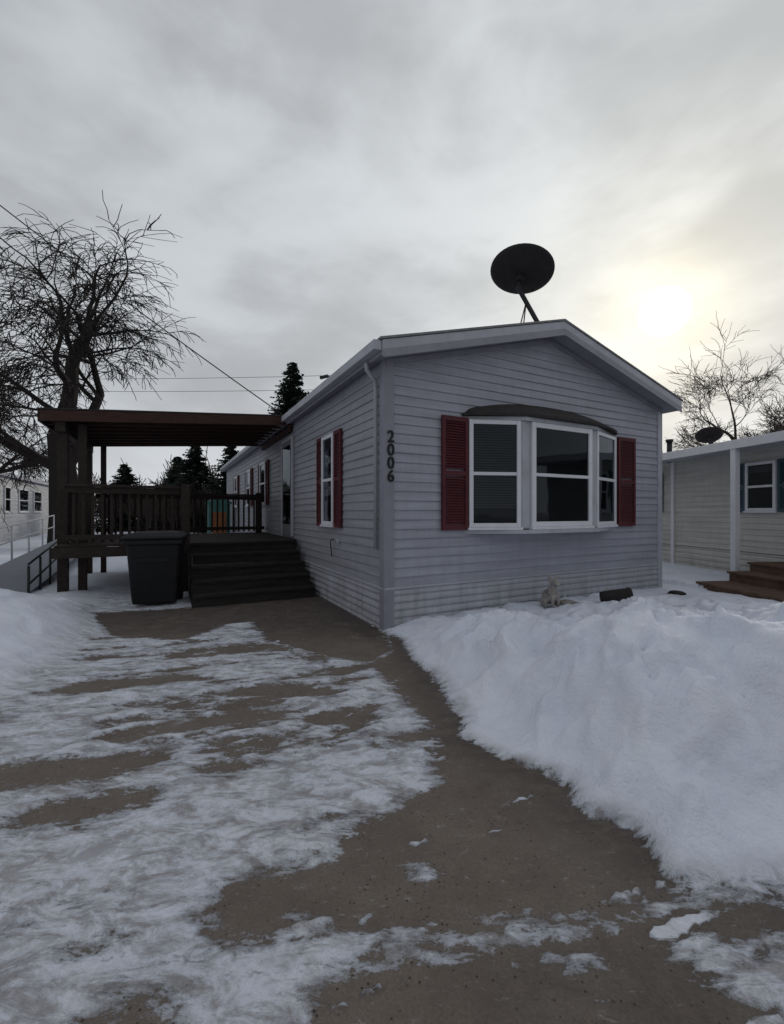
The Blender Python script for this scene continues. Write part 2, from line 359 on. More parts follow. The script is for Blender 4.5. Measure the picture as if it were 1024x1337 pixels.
v=[(a+(-.04 if a<-1 else 0),b+(-.04 if b<5 else .04),c+.05) for a,b,c in v]; v2=[(a,b,c+.025) for a,b,c in v]; mesh_obj("canopy_covering",v+v2,CF,M_shingle,DK)
def cboard(x0,x1,y0,y1,ht,name,top=-.001):
    v=[(x0,y0,cz(x0)-ht),(x1,y0,cz(x1)-ht),(x1,y1,cz(x1)-ht),(x0,y1,cz(x0)-ht),(x0,y0,cz(x0)+top),(x1,y0,cz(x1)+top),(x1,y1,cz(x1)+top),(x0,y1,cz(x0)+top)]
    return mesh_obj(name,v,CF,M_redwood,DK)
cboard(cx0,cx1,cy0-.035,cy0-.002,.13,"canopy_fascia_front",.045); cboard(cx0,cx1,cy1+.002,cy1+.035,.13,"canopy_fascia_back",.045); cboard(cx0-.035,cx0-.002,cy0,cy1,.13,"canopy_fascia_side",.045)
y=cy0+.02
while y<cy1: cboard(cx0+.01,cx1-.01,y,y+.045,.11,"rafter"); y+=.41
box("canopy_beam",-3.90,-3.76,cy0+.03,cy1-.03,2.72,2.88,M_wood,DK)
box("canopy_ledger",-.09,-.04,cy0+.03,cy1-.03,3.02,3.15,M_redwood,DK)
sx0,sx1=-1.92,-.16; sy0=2.35; n=5; run=(dy0-sy0)/n; rise=dz/n
st=empty("deck_stairs",(0,0,0),0,DK)
mb=MB()
for i in range(n):
    ya=sy0+i*run; zt=(i+1)*rise
    mb.box(sx0-.03,sx1+.03,ya-.03,ya+run*.47,zt-.036,zt); mb.box(sx0-.03,sx1+.03,ya+run*.5,ya+run,zt-.036,zt-.001)
    mb.box(sx0,sx1,ya,ya+.022,zt-rise,zt-.038)
mb.obj("treads_and_risers",M_wood2,st)
for nm,xs_ in (("stringer_left",sx0-.045),("stringer_right",sx1+.002)):
    pr=[(sy0,-.02)]
    for i in range(n): pr+=[(sy0+i*run,(i+1)*rise-.04),(sy0+(i+1)*run,(i+1)*rise-.04)]
    pr+=[(dy0,-.02)]
    k=len(pr); v=[(xs_,a,b) for a,b in pr]+[(xs_+.043,a,b) for a,b in pr]
    mesh_obj(nm,v,[tuple(range(k)),tuple(range(k,2*k))[::-1]]+[(i,i+k,(i+1)%k+k,(i+1)%k) for i in range(k)],M_wood2,st)

# ---------------------------------------------------------------- RAMP
RP=empty("wheelchair_ramp",(HX,HY,0),HR)
def rzp(y): return .10+(y-4.0)/(12.6-4.0)*.42
rx0,rx1=-5.45,-4.25
mb=MB(); y=4.0
while y<12.6:
    a,b=rzp(y),rzp(y+.135); q=len(mb.v)
    mb.v+=[(rx0,y,a-.03),(rx1,y,a-.03),(rx1,y+.135,b-.03),(rx0,y+.135,b-.03),(rx0,y,a),(rx1,y,a),(rx1,y+.135,b),(rx0,y+.135,b)]; mb.f+=[tuple(q+i for i in c) for c in CF]; y+=.142
mb.obj("ramp_boards",M_ramp,RP)
mb=MB(); xx=rx0
for hh in (.42,.78): mb.tube([(xx-.03,4.2,rzp(4.2)+hh),(xx-.03,12.5,rzp(12.5)+hh)],.019,6)
for yy in np.arange(4.2,12.6,1.38): mb.tube([(xx-.03,yy,-.1),(xx-.03,yy,rzp(yy)+.78)],.02,6)
mb.obj("pipe_rail_left",M_trim,RP,True)
mb=MB(); xx=rx1+.03
for hh in (.30,.62): mb.tube([(xx,4.1,rzp(4.2)+hh-.15),(xx,6.2,rzp(6.2)+hh)],.018,6)
for yy in (4.1,4.8,5.5,6.2): mb.tube([(xx,yy,-.1),(xx,yy,rzp(yy)+.6-.15*(6.2-yy)/2.1)],.02,6)
mb.obj("pipe_rail_right",M_dmetal,RP,True)

# ---------------------------------------------------------------- TRASH BIN
TB=empty("trash_bin",tuple(h2w(-2.42,2.92,0)),R(20))
def loftrect(name,secs,mat,parent,bev=.02):
    v=[];f=[]
    for (w,d,z,oy) in secs: v+=[(-w/2,-d/2+oy,z),(w/2,-d/2+oy,z),(w/2,d/2+oy,z),(-w/2,d/2+oy,z)]
    for i in range(len(secs)-1):
        for k in range(4): f.append((4*i+k,4*i+(k+1)%4,4*i+4+(k+1)%4,4*i+4+k))
    f.append((3,2,1,0)); n=len(v); f.append((n-4,n-3,n-2,n-1))
    o=mesh_obj(name,v,f,mat,parent); b=o.modifiers.new("b",'BEVEL'); b.width=bev; b.segments=2; b.limit_method='ANGLE'; return o
loftrect("body",[(.58,.52,.05,0),(.62,.56,.3,0),(.70,.70,.95,0)],M_black,TB,.035)
loftrect("rim",[(.76,.76,.93,0),(.76,.76,1.0,0)],M_black,TB,.01)
loftrect("lid",[(.80,.82,1.005,0),(.80,.82,1.04,0),(.66,.68,1.09,.0),(.4,.45,1.105,0)],M_black,TB,.015)
for s in (-1,1):
    mb=MB(); mb.tube([(s*.25,.27,.13),(s*.32,.27,.13)],.13,20); mb.obj("wheel",M_rubber,TB,False)
mb=MB(); mb.tube([(-.28,.38,.99),(-.28,.47,1.01),(.28,.47,1.01),(.28,.38,.99)],.018,8); mb.tube([(-.3,.27,.13),(.3,.27,.13)],.015,8); mb.obj("handle_and_axle",M_black,TB,True)
mb=MB(); mb.box(-.2,.2,-.345,-.305,.68,.73); mb.obj("grab_bar",M_black,TB)

# ---------------------------------------------------------------- garden statue (small fawn) and planter
import bmesh
def blob(parts,name,mat,loc,rotz,vox=.008,scale=1):
    bm=bmesh.new()
    for (c,s,rot) in parts:
        m=Matrix.Translation(c)@rot.to_matrix().to_4x4()@Matrix.Diagonal((*s,1))
        bmesh.ops.create_icosphere(bm,subdivisions=3,radius=1,matrix=m)
    me=bpy.data.meshes.new(name); bm.to_mesh(me); bm.free(); me.materials.append(mat)
    me.polygons.foreach_set("use_smooth",[True]*len(me.polygons))
    o=bpy.data.objects.new(name,me); COL.objects.link(o); o.location=loc; o.rotation_euler=(0,0,rotz); o.scale=(scale,)*3
    r=o.modifiers.new("r",'REMESH'); r.mode='VOXEL'; r.voxel_size=vox; r.use_smooth_shade=True
    s=o.modifiers.new("s",'SMOOTH'); s.iterations=2
    return o
def Q(a,b=0,c=0): return (Matrix.Rotation(R(c),3,'Z')@Matrix.Rotation(R(b),3,'Y')@Matrix.Rotation(R(a),3,'X')).to_quaternion()
V=Vector
parts=[(V((0,.06,.12)),(.085,.11,.10),Q(0)),(V((0,-.01,.17)),(.07,.07,.10),Q(-15)),(V((0,-.03,.25)),(.042,.045,.07),Q(-10)),
 (V((0,-.045,.32)),(.054,.060,.048),Q(15)),(V((0,-.11,.300)),(.028,.045,.026),Q(15)),
 (V((-.055,-.025,.375)),(.022,.014,.040),Q(0,-32)),(V((.055,-.025,.375)),(.022,.014,.040),Q(0,32)),
 (V((-.038,-.07,.08)),(.022,.022,.085),Q(0)),(V((.038,-.07,.08)),(.022,.022,.085),Q(0)),
 (V((-.038,-.09,.01)),(.024,.034,.015),Q(0)),(V((.038,-.09,.01)),(.024,.034,.015),Q(0)),
 (V((-.085,.06,.06)),(.038,.078,.058),Q(0)),(V((.085,.06,.06)),(.038,.078,.058),Q(0)),
 (V((-.095,-.01,.018)),(.024,.05,.018),Q(0)),(V((.095,-.01,.018)),(.024,.05,.018),Q(0)),(V((0,.17,.06)),(.02,.05,.02),Q(-25))]
FAWN=blob(parts,"fawn_statue",M_statue,(2.13,5.72,.1),R(12),scale=1.05)
mb=MB(); prof=[(.0,.0),(.10,.0),(.125,.08),(.15,.19),(.165,.20),(.165,.22),(.145,.22),(.12,.10),(.09,.02),(0,.02)]
n_=24
for (r_,z_) in prof:
    for k in range(n_): a=2*math.pi*k/n_; mb.v.append((r_*math.cos(a),r_*math.sin(a),z_))
for i in range(len(prof)-1):
    for k in range(n_): mb.f.append((i*n_+k,i*n_+(k+1)%n_,(i+1)*n_+(k+1)%n_,(i+1)*n_+k))
POT=mb.obj("tipped_flower_pot",M_pot,None,True); POT.location=(2.92,6.02,.17); POT.rotation_euler=(R(86),R(0),R(78)); POT.scale=(.72,.72,1.75)
def rock(name,loc,s,mat,seed):
    bm=bmesh.new(); bmesh.ops.create_icosphere(bm,subdivisions=3,radius=1)
    rs=np.random.RandomState(seed); ph=rs.rand(6)*6
    for vv in bm.verts:
        c=vv.co; k=1+.16*math.sin(3*c.x+ph[0])+.12*math.sin(4*c.y+ph[1])+.1*math.sin(5*c.z+ph[2]); vv.co=Vector((c.x*s[0],c.y*s[1],c.z*s[2]))*k
    me=bpy.data.meshes.new(name); bm.to_mesh(me); bm.free(); me.materials.append(mat); o=bpy.data.objects.new(name,me); COL.objects.link(o); o.location=loc; return o
RK=[rock("landscape_rock",(2.40,5.80,.10),(.14,.09,.06),M_statue,1),rock("landscape_rock",(4.62,6.95,.13),(.15,.09,.035),M_pot,2)]

# ---------------------------------------------------------------- RIGHT NEIGHBOUR HOME
NR=R(5.7); NH=empty("mobile_home",(7.4,5.9,0),NR)
laps("side_siding",NH,M_neigh,lambda a,o,z:(-o,a,z),lambda z:(-1.5,12.0),.6,2.66,flip=True)
laps("skirting",NH,M_neigh,lambda a,o,z:(-o-.004,a,z),lambda z:(-1.5,12.0),-.05,.59,.12,.02,True,flip=True)
laps("front_siding",NH,M_neigh,lambda a,o,z:(a,-1.5-o,z),lambda z:(0,4.4),-.05,2.66)
laps("back_siding",NH,M_neigh,lambda a,o,z:(a,12+o,z),lambda z:(0,4.4),-.05,2.66,flip=True)
laps("far_siding",NH,M_neigh,lambda a,o,z:(4.4+o,a,z),lambda z:(-1.5,12.0),-.05,2.66)
prism("roof",[(-.85,2.72),(-.85,2.58),(2.2,2.72),(4.6,2.58),(4.6,2.72),(2.2,3.10)],-1.8,12.2,M_trim,NH)
box("eave_fascia",-.875,-.852,-1.8,12.2,2.57,2.735,M_white,NH)
box("porch_post",-.86,-.75,2.14,2.25,0,2.58,M_white,NH,.01)
box("wall_trim",-.045,-.001,4.66,4.76,0,2.66,M_white,NH)
window(NH,"side_window",-.015,2.73,1.42,R(-90),.62,.95,.4,0); 
shutter(NH,"shutter",-.01,2.08,1.40,R(-90),.24,.98,M_teal); shutter(NH,"shutter",-.01,2.99,1.40,R(-90),.24,.98,M_teal)
window(NH,"side_window",-.015,5.95,1.42,R(-90),.62,.95,.4,0); shutter(NH,"shutter",-.01,5.28,1.40,R(-90),.24,.98,M_teal)
mb=MB(); mb.tube([(-.2,4.6,2.6),(-.2,4.6,3.10)],.06,10); mb.tube([(-.2,4.6,3.10),(-.2,4.6,3.16)],.085,10); mb.obj("roof_vent_pipe",M_dmetal,NH,True)
dish("satellite_dish",(6.98,9.35,2.80),(6.92,9.4,3.05),(.3,.5,.75),.50,None,False)
SP=empty("wooden_steps",(7.35,5.9,0),NR)
for i,(xa,zt) in enumerate(((-1.75,.17),(-1.15,.34),(-.75,.50))):
    mb=MB()
    mb.box(xa,-.06,.3,1.9,-.05,zt-.04)
    x=xa-.02
    while x<-.1: mb.box(x,x+.135,.27,1.93,zt-.036,zt); x+=.142
    mb.obj("step",M_brownstep,SP)

# ---------------------------------------------------------------- generic distant homes
def far_home(x,y,rot,w,l,zt,mat,wins):
    e=empty("mobile_home",(x,y,0),rot)
    laps("siding_front",e,mat,lambda a,o,z:(a,-o,z),lambda z:(0,w),-.05,zt,.2); laps("siding_left",e,mat,lambda a,o,z:(-o,a,z),lambda z:(0,l),-.05,zt,.2,flip=True)
    laps("siding_right",e,mat,lambda a,o,z:(w+o,a,z),lambda z:(0,l),-.05,zt,.2); laps("siding_back",e,mat,lambda a,o,z:(a,l+o,z),lambda z:(0,w),-.05,zt,.2,flip=True)
    if l>w: prism("roof",[(-.2,zt+.1),(-.2,zt-.05),(w+.2,zt-.05),(w+.2,zt+.1),(w/2,zt+.55)],-.2,l+.2,M_trim,e)
    else:
        n=5; pr=[(-.2,zt+.1),(-.2,zt-.05),(l+.2,zt-.05),(l+.2,zt+.1),(l/2,zt+.55)]
        v=[(-.2,a,b) for a,b in pr]+[(w+.2,a,b) for a,b in pr]
        mesh_obj("roof",v,[tuple(range(n)),tuple(range(n,2*n))[::-1]]+[(i,i+n,(i+1)%n+n,(i+1)%n) for i in range(n)],M_trim,e)
    for (face,p,ww) in wins:
        if face=='r': window(e,"window",w+.015,p,1.4,R(90),ww,1.15,0,0)
        if face=='f': window(e,"window",p,-.015,1.4,0,ww,1.15,.3,0)
    return e
p=h2w(-13.3,14.0); far_home(p.x,p.y,HR,4.5,30,3.05,M_far,[('r',4,1.0),('r',6.5,.8),('r',8.6,1.6),('r',11.2,1.6),('r',15,1.2),('r',18,1.2),('r',22,1.2),('r',26,1.2)])
far_home(-20,34,R(4),13,4.5,2.7,M_far2,[('f',1,1.2),('f',3.4,.9),('f',5.6,1.6),('f',8.6,1.1),('f',11,1.1)])
far_home(-5,42,R(-3),12,4.5,3.0,M_far,[('f',1,1.2),('f',4.4,.9)])
p=h2w(-.95,12.6); SH=empty("garden_shed",tuple(p),HR)
box("walls",0,.75,0,.8,-.05,1.75,M_shed,SH); prism("roof",[(-.06,1.76),(-.06,1.70),(.81,1.70),(.81,1.76),(.375,2.02)],-.06,.86,M_shed,SH); box("door",.12,.60,-.02,-.001,.1,1.4,M_orange,SH); box("door_trim",.09,.12,-.03,-.001,.08,1.45,M_trim,SH)

# ---------------------------------------------------------------- TREES
def grow(mb,p,d,length,rad,level,maxl,rs,droop=.0,spread=1.0,kids=(3,5),sides=(8,6,5,4,3,3,3,3),minr=.012):
    nseg=max(3,int(6-level*.5)); pts=[p.copy()]; rr=[rad]; dd=d.copy(); step=length/nseg
    endr=max(rad*.55,minr*.7)
    for i in range(nseg):
        wv=.10+.035*level
        dd=(dd+Vector((rs.uniform(-1,1),rs.uniform(-1,1),rs.uniform(-1,1)))*wv+Vector((0,0,.09-droop*max(level-1,0)*.4))).normalized()
        pts.append(pts[-1]+dd*step); rr.append(rad+(endr-rad)*(i+1)/nseg)
    mb.tube(pts,rr,sides[min(level,7)],cap=(level==0))
    if level>=maxl: return
    nk=rs.randint(*kids)+(1 if level>1 else 0)
    for k in range(nk):
        t=rs.uniform(.25,1.0) if level>0 else rs.uniform(.55,1.0)
        if k==0: t=1.0
        i=min(int(t*nseg),nseg-1); fr=t*nseg-i; q=pts[i].lerp(pts[i+1],fr); base=(pts[i+1]-pts[i]).normalized()
        ang=R(rs.uniform(25,55))*spread*(.4 if k==0 else 1)
        ax=base.orthogonal().normalized(); ax.rotate(Quaternion(base,rs.uniform(0,6.283)))
        nd=base.copy(); nd.rotate(Quaternion(ax,ang))
        nr=(rr[i]+(rr[i+1]-rr[i])*fr)
        grow(mb,q,nd,length*rs.uniform(.62,.86)*(1.08 if k==0 else .9),max(nr*(.92 if k==0 else rs.uniform(.48,.70)),minr),level+1,maxl,rs,droop,spread,kids,sides,minr)
def tree(name,loc,ht,rad,maxl,seed,mat,droop=.08,lean=(0,0),spread=1.0,kids=(3,4),f=.25,minr=.012,rot=0,wide=(1.0,1.0),pct=.999):
    rs=random.Random(seed); mb=MB()
    grow(mb,Vector((0,0,-.2)),Vector((lean[0],lean[1],1)).normalized(),ht*f,rad,0,maxl,rs,droop,spread,kids,minr=minr)
    zs=sorted(v[2] for v in mb.v); s=ht/zs[int(len(zs)*pct)]
    mb.v=[(a*s*wide[0],b*s*wide[1],c*s) for a,b,c in mb.v]
    o=mb.obj(name,mat,None,False); o.location=loc; o.rotation_euler=(0,0,rot); return o
tree("bare_tree",(-12.7,16.8,0),12.4,.34,6,11,M_bark,droop=.16,spread=1.1,minr=.0080,kids=(3,4),wide=(1.42,1.0))
tree("bare_tree",(-25.5,27.0,0),12.5,.36,6,23,M_bark,droop=.12,spread=1.1,minr=.012,kids=(3,4))
tree("bare_tree",(20.6,24.0,0),11.6,.26,6,5,M_bark2,droop=.05,spread=1.0,minr=.010,kids=(3,4),wide=(1.15,1.0))
tree("bare_tree",(26.5,27.0,0),11.5,.26,6,8,M_bark2,droop=.05,minr=.011,kids=(3,3))
def spruce(name,loc,ht,rbase,seed):
    rs=random.Random(seed); mb=MB(); mb.tube([(0,0,0),(0,0,ht*.98)],[.22,.02],6); tr=len(mb.f)
    v=mb.v;f=mb.f; z=ht*.06
    while z<ht*.99:
        k=1-z/ht; rl=rbase*k**.85; nb=int(8+6*k)
        for i in range(nb):
            a=rs.uniform(0,6.283); L_=rl*rs.uniform(.6,1.15)+.15; dirx,diry=math.cos(a),math.sin(a); ns=max(3,int(L_/.16))
            for j in range(ns):
                t=(j+.5)/ns; bx=dirx*L_*t; by=diry*L_*t; bz=z-.28*L_*t+.18*L_*t*t+rs.uniform(-.04,.04)
                wd=(.38*(1-t)+.16)*min(1,.55+L_*.4)
                for s in range(4):
                    aa=a+rs.choice((-1,1))*rs.uniform(.4,1.3); ln=wd*rs.uniform(.6,1.2); n0=len(v)
                    ex_,ey=math.cos(aa)*ln,math.sin(aa)*ln; dzz=-rs.uniform(.0,.6)*ln; ox,oy=-math.sin(aa)*.06,math.cos(aa)*.06
                    v+= [(bx-ox,by-oy,bz+.05),(bx+ox,by+oy,bz-.08),(bx+ex_+ox*.3,by+ey+oy*.3,bz+dzz)]; f.append((n0,n0+1,n0+2))
        z+=.15+.08*k
    me=mesh_obj(name,v,f,None,None,False,mats=[M_bark,M_needle],fmi=[0]*tr+[1]*(len(f)-tr)); me.location=loc; return me
spruce("spruce_tree",(-6.15,26.5,0),10.7,4.2,3)
spruce("spruce_tree",(-14.2,31,0),6.5,3.0,4)
spruce("spruce_tree",(-11.2,30,0),6.3,3.2,6)
spruce("spruce_tree",(-17.2,34.5,0),5.9,2.8,16)
spruce("spruce_tree",(-8.8,29,0),6.8,3.0,17)
spruce("spruce_tree",(-20.5,33,0),5.2,2.6,19)
mb=MB(); rs=random.Random(99)
for i in range(60):
    x=-66+i*2.1+rs.uniform(-1.5,1.5); y=rs.uniform(44,62)
    if 2<x<34 : continue
    k=MB(); grow(k,Vector((0,0,0)),Vector((0,0,1)),2.2,.2,0,4,rs,.04,1.0,(3,4),(4,3,3,3,3,3,3,3),.05); s=rs.uniform(.8,1.2)
    n0=len(mb.v); mb.v+=[(a*s+x,b*s+y,c*s) for a,b,c in k.v]; mb.f+=[tuple(n0+q for q in ff) for ff in k.f]
for i in range(22):
    y=rs.uniform(22,30); x=-y*rs.uniform(.34,.70)
    k=MB(); grow(k,Vector((0,0,0)),Vector((0,0,1)),1.15,.07,0,4,rs,.0,1.0,(3,5),(4,3,3,3,3,3,3,3),.015); s=.85
    n0=len(mb.v); mb.v+=[(a*s+x,b*s+y,c*s) for a,b,c in k.v]; mb.f+=[tuple(n0+q for q in ff) for ff in k.f]
mb.obj("distant_trees",M_bark2)

# ---------------------------------------------------------------- poles + wires
def pole(loc,h):
    e=empty("utility_pole",loc); mb=MB(); mb.tube([(0,0,-.2),(0,0,h)],[.16,.11],10); mb.box(-1.1,1.1,-.05,.05,h-.7,h-.58)
    for x in (-1,-.5,.5,1): mb.tube([(x,0,h-.58),(x,0,h-.45)],.04,6)
    mb.obj("pole_and_crossarm",M_bark,e)
pole((-17.5,11.3,0),15.6); pole((8.5,40,0),15.2); pole((-45,42,0),15.2)
def wire(mb,a,b,sag,r=.012):
    a=Vector(a);b=Vector(b); pts=[a.lerp(b,i/16)-Vector((0,0,sag*4*(i/16)*(1-i/16))) for i in range(17)]; mb.tube(pts,r,5)
mb=MB(); wire(mb,(-17.5,11.3,15.3),tuple(h2w(1.3,8.4,4.0)),.30,.017); wire(mb,(-45,42,14.5),(8.5,40,14.6),.4,.02); wire(mb,(-45,42,13.4),(8.5,40,13.2),.4,.02)
mb.obj("overhead_wires",M_wire)

# ---------------------------------------------------------------- GROUND
def vnoise(x,y,seed):
    xi=np.floor(x).astype(np.int64); yi=np.floor(y).astype(np.int64); fx=x-xi; fy=y-yi
    fx=fx*fx*fx*(fx*(fx*6-15)+10); fy=fy*fy*fy*(fy*(fy*6-15)+10)
    def hsh(a,b):
        h=(a*374761393+b*668265263+seed*1442695041)&0xffffffff; h=((h^(h>>13))*1274126177)&0xffffffff; return ((h^(h>>16))&0xffff)/65535.0
    return (hsh(xi,yi)*(1-fx)+hsh(xi+1,yi)*fx)*(1-fy)+(hsh(xi,yi+1)*(1-fx)+hsh(xi+1,yi+1)*fx)*fy
def fbm(x,y,seed,oct=4,g=.5):
    s=0;a=1;t=0
    for o in range(oct):
        th=.6*o; s=s+a*(vnoise((x*math.cos(th)-y*math.sin(th))*2**o,(x*math.sin(th)+y*math.cos(th))*2**o,seed+o)-.5); t+=a; a*=g
    return s/t*2
def sdpoly(x,y,P):
    d=np.full(x.shape,1e9); ins=np.zeros(x.shape,bool); n=len(P)
    for i in range(n):
        ax,ay=P[i]; bx,by=P[(i+1)%n]; ex,ey=bx-ax,by-ay
        t=np.clip(((x-ax)*ex+(y-ay)*ey)/(ex*ex+ey*ey+1e-12),0,1); d=np.minimum(d,np.hypot(x-ax-t*ex,y-ay-t*ey))
        c=((ay>y)!=(by>y))&(x<(bx-ax)*(y-ay)/((by-ay)+1e-12)+ax); ins^=c
    return np.where(ins,d,-d)
def sst(a,b,t): t=np.clip((t-a)/(b-a),0,1); return t*t*(3-2*t)
def expand(start,step0,end,g=1.12):
    out=[];p=start;s=step0
    while abs(p)<abs(end): p+=s; s*=g; out.append(p)
    return out
xs=np.concatenate([np.array(expand(-6.5,-.03,-600))[::-1],np.arange(-6.5,-3,.035),np.arange(-3,4.2,.02),np.arange(4.2,7.001,.035),np.array(expand(7.0,.03,600))])
ys=np.concatenate([np.array([-300,-120,-50,-20,-8,-3,-1,-.2,.1,.3,.45]),np.arange(.6,3.0,.015),np.arange(3.0,8.5,.028),np.array(expand(8.5,.03,900))])
X,Y=np.meshgrid(xs,ys); nx,ny=len(xs),len(ys)
LX=(X-HX)*ca+(Y-HY)*sa; LY=-(X-HX)*sa+(Y-HY)*ca
bankR=[(-.10,5.03),(.05,4.75),(.315,3.69),(.495,2.99),(.468,2.685),(.749,2.36),(.904,2.23),(.896,1.95),(1.06,1.905),(1.04,1.63),(1.1,1.596),(1.47,1.61),(3,1.55),(9,1.4),(60,1.2),(60,120),(-4,120),(-7,19.5),(-3,12)]
wob=.08*fbm(X*2.2,Y*2.2,11,3); wobf=.030*fbm(X*7,Y*7,12,2)
eR0=sdpoly(X,Y,bankR); eR=eR0+wob+wobf; eRs=eR0+wob+.35*wobf
leftsnow=[(-4.3,6.2),(-3.65,5.4),(-3.2,4.6),(-2.95,3.7),(-2.75,3.0),(-2.6,2.2),(-2.5,.9),(-2.6,-300),(-600,-300),(-600,900),(-8,900),(-6.6,18),(-3.5,10),(-4.6,7)]
eL=sdpoly(X,Y,leftsnow)+wob*1.5
lump=fbm(X*1.1,Y*1.1,3,2)
wx=X+.15*fbm(X*2,Y*2,201,2); wy=Y+.15*fbm(X*2,Y*2,203,2)
rid=1-np.abs(fbm(wx*1.7,wy*1.7,21,2)); 
clod=sst(.05,.30,fbm(wx*3.2,wy*3.2,81,2)); clod2=sst(.1,.4,fbm(wx*7.5,wy*7.5,85,2)); clod3=sst(.15,.5,fbm(wx*16,wy*16,88,2))
dent=sst(.25,.5,fbm(X*2.6+7,Y*2.6,301,2))
dwall=np.clip(-LY,0,5)
flat=sst(3.2,5.5,X)*sst(3.0,4.5,Y)
HRt=.25+.36*np.exp(-((Y-2.75)/.75)**2)*sst(.7,1.7,X)+.05*np.exp(-((Y-4.1)/.7)**2)*sst(.2,.8,X)
HRt=HRt*(1-.62*flat)
nearwall=sst(1.7,.35,dwall)*(LX>-.3)*(LX<W+.6)
HRt=HRt*(1-.65*nearwall)
HRt=np.where(Y>9,.12,HRt)
rise=sst(-.12,.62,eRs); rise=(rise-sst(-.12,.62,0.0))/(1-sst(-.12,.62,0.0)); rise=np.clip(rise,0,1)
amp=sst(12,5,np.hypot(X,Y))
detail=.10*lump+.26*(rid-.80)+.085*clod+.036*clod2+.013*clod3-.08*dent
hR=rise*(HRt+amp*detail*(1-.65*nearwall)*(1-.55*flat))+.02*sst(0,.08,eRs)
hL=.05*sst(0,.5,eL)+sst(-.1,.7,eL)*(.42*np.exp(-((X+5.0)/1.1)**2-((Y-5.0)/1.0)**2)+.16*np.exp(-((X+4.0)/.8)**2-((Y-3.6)/.9)**2)+amp*(.05*lump+.08*(rid-.8)+.04*clod+.016*clod2))
bare_polys=[
 [(-.68,1.58),(-.627,1.663),(-.251,1.718),(-.203,1.838),(.029,2.054),(.25,2.229),(.233,2.474),(.32,2.6),(.22,2.88),(.048,3.377),(-.226,3.974),(0,4.3),(-.06,5.08),(.4,5.0),(.6,2.9),(.6,2.6),(.85,2.36),(1.0,2.2),(1.0,1.95),(1.15,1.9),(1.1,1.6),(.95,1.52),(.7,1.51),(.5,1.47),(.13,1.43),(-.08,1.41),(-.2,1.44),(-.35,1.41),(-.53,1.40)],
 [(-4.23,5.9),(-2.87,6.3),(-1.13,8.5),(.05,6.0),(-.06,5.08),(0,4.3),(-.226,3.974),(-.685,4.185),(-1.35,4.68),(-1.78,5.5),(-2.1,5.32),(-2.27,4.68),(-3.11,4.83)],
 [(-2.75,3.30),(-2.55,3.56),(-1.79,3.70),(-1.5,3.62),(-1.93,3.46),(-2.44,3.31)],
 [(-2.6,2.36),(-2.15,2.36),(-1.786,2.44),(-1.284,2.52),(-1.21,2.42),(-1.54,2.25),(-2.0,2.19),(-2.5,2.2)],
 [(-1.71,1.95),(-1.674,2.08),(-1.23,2.19),(-1.17,2.08),(-1.43,1.94),(-1.634,1.90)],
 [(-1.04,2.33),(-.88,2.42),(-.74,2.38),(-.85,2.30)],
 [(-.26,1.17),(-.207,1.263),(-.029,1.338),(.215,1.36),(.346,1.39),(.634,1.42),(.98,1.53),(1.425,1.56),(3,1.5),(9,1.35),(30,1.2),(30,-30),(-.1,-30),(-.15,.8)],
 [(-.85,1.17),(-.72,1.22),(-.62,1.19),(-.7,1.1)],[(-1.02,1.39),(-.93,1.44),(-.86,1.40),(-.95,1.36)],
 [(-3.1,4.12),(-2.7,4.2),(-2.3,4.16),(-2.8,4.06)],
]
bw=.045*fbm(X*3,Y*3,41,4)+.055*fbm(X*3+Y*8,Y*14-X*5,43,3)
bare=np.full(X.shape,-1.0)
for P_ in bare_polys: bare=np.maximum(bare,sdpoly(X,Y,P_))
bare=np.where(bare>.02,np.minimum(.02+(bare-.02)*2.2,.30),bare)
mot=[(-1.9,2.6),(-1.55,3.25),(-1.0,3.5),(-.5,3.45),(-.05,3.2),(-.2,2.7),(-.9,2.4)]
rx_,ry_=(X*.95+Y*.3),(Y*.95-X*.3)
st1=fbm(rx_*1.7,ry_*5.5,51,5,.6)
bare=np.maximum(bare,np.minimum(sdpoly(X,Y,mot),.06)+st1*.26-.08)
mot2=[(-2.9,3.8),(-2.2,4.7),(-1.3,4.6),(-.6,4.1),(-.3,3.7),(-.9,3.6),(-1.8,3.75)]
bare=np.maximum(bare,np.minimum(sdpoly(X,Y,mot2),.05)+st1*.30-.08)
allm=fbm(rx_*1.2+5,ry_*4.0,61,4)
bare=np.maximum(bare,(allm-.40)*.38)
wisp=fbm(rx_*2.2+3,ry_*9,91,5,.65)
wz=sst(1.62,1.35,Y)
bare=bare-np.clip(wisp-.40+.32*wz,0,1)*1.2*sst(.0,.12,bare)
for P_ in ([(.86,1.33),(1.0,1.40),(1.3,1.40),(1.6,1.3),(1.4,1.15),(1.1,1.08),(.99,1.25)],[(.46,1.38),(.64,1.38),(.68,1.31),(.55,1.33)],[(.10,1.655),(.16,1.67),(.17,1.62),(.12,1.60)],[(.50,1.44),(.58,1.62),(.60,1.6),(.62,1.45)],[(-.3,1.44),(.1,1.445),(.6,1.46),(.6,1.40),(.2,1.385),(-.2,1.37)]):
    bare=np.minimum(bare,-sdpoly(X,Y,P_)*1.2+.16*wisp+.005)
bare=bare+bw
bare=np.minimum(bare,-np.maximum(eR,-.5)*2.0); bare=np.minimum(bare,-np.maximum(eL,-.5)*1.5)
bare=np.clip(bare,-1,1)
inhouse=(LX>-.02)&(LX<W)&(LY>-.0)
bare=np.where(inhouse,.5,bare)
drv=(1-sst(-.02,.10,eR))*(1-sst(-.1,.5,eL))
tread=fbm(rx_*3,ry_*9,73,4)
thin=sst(.02,-.06,bare)*(.012+.010*fbm(X*6,Y*6,71,3)+.012*tread)*drv
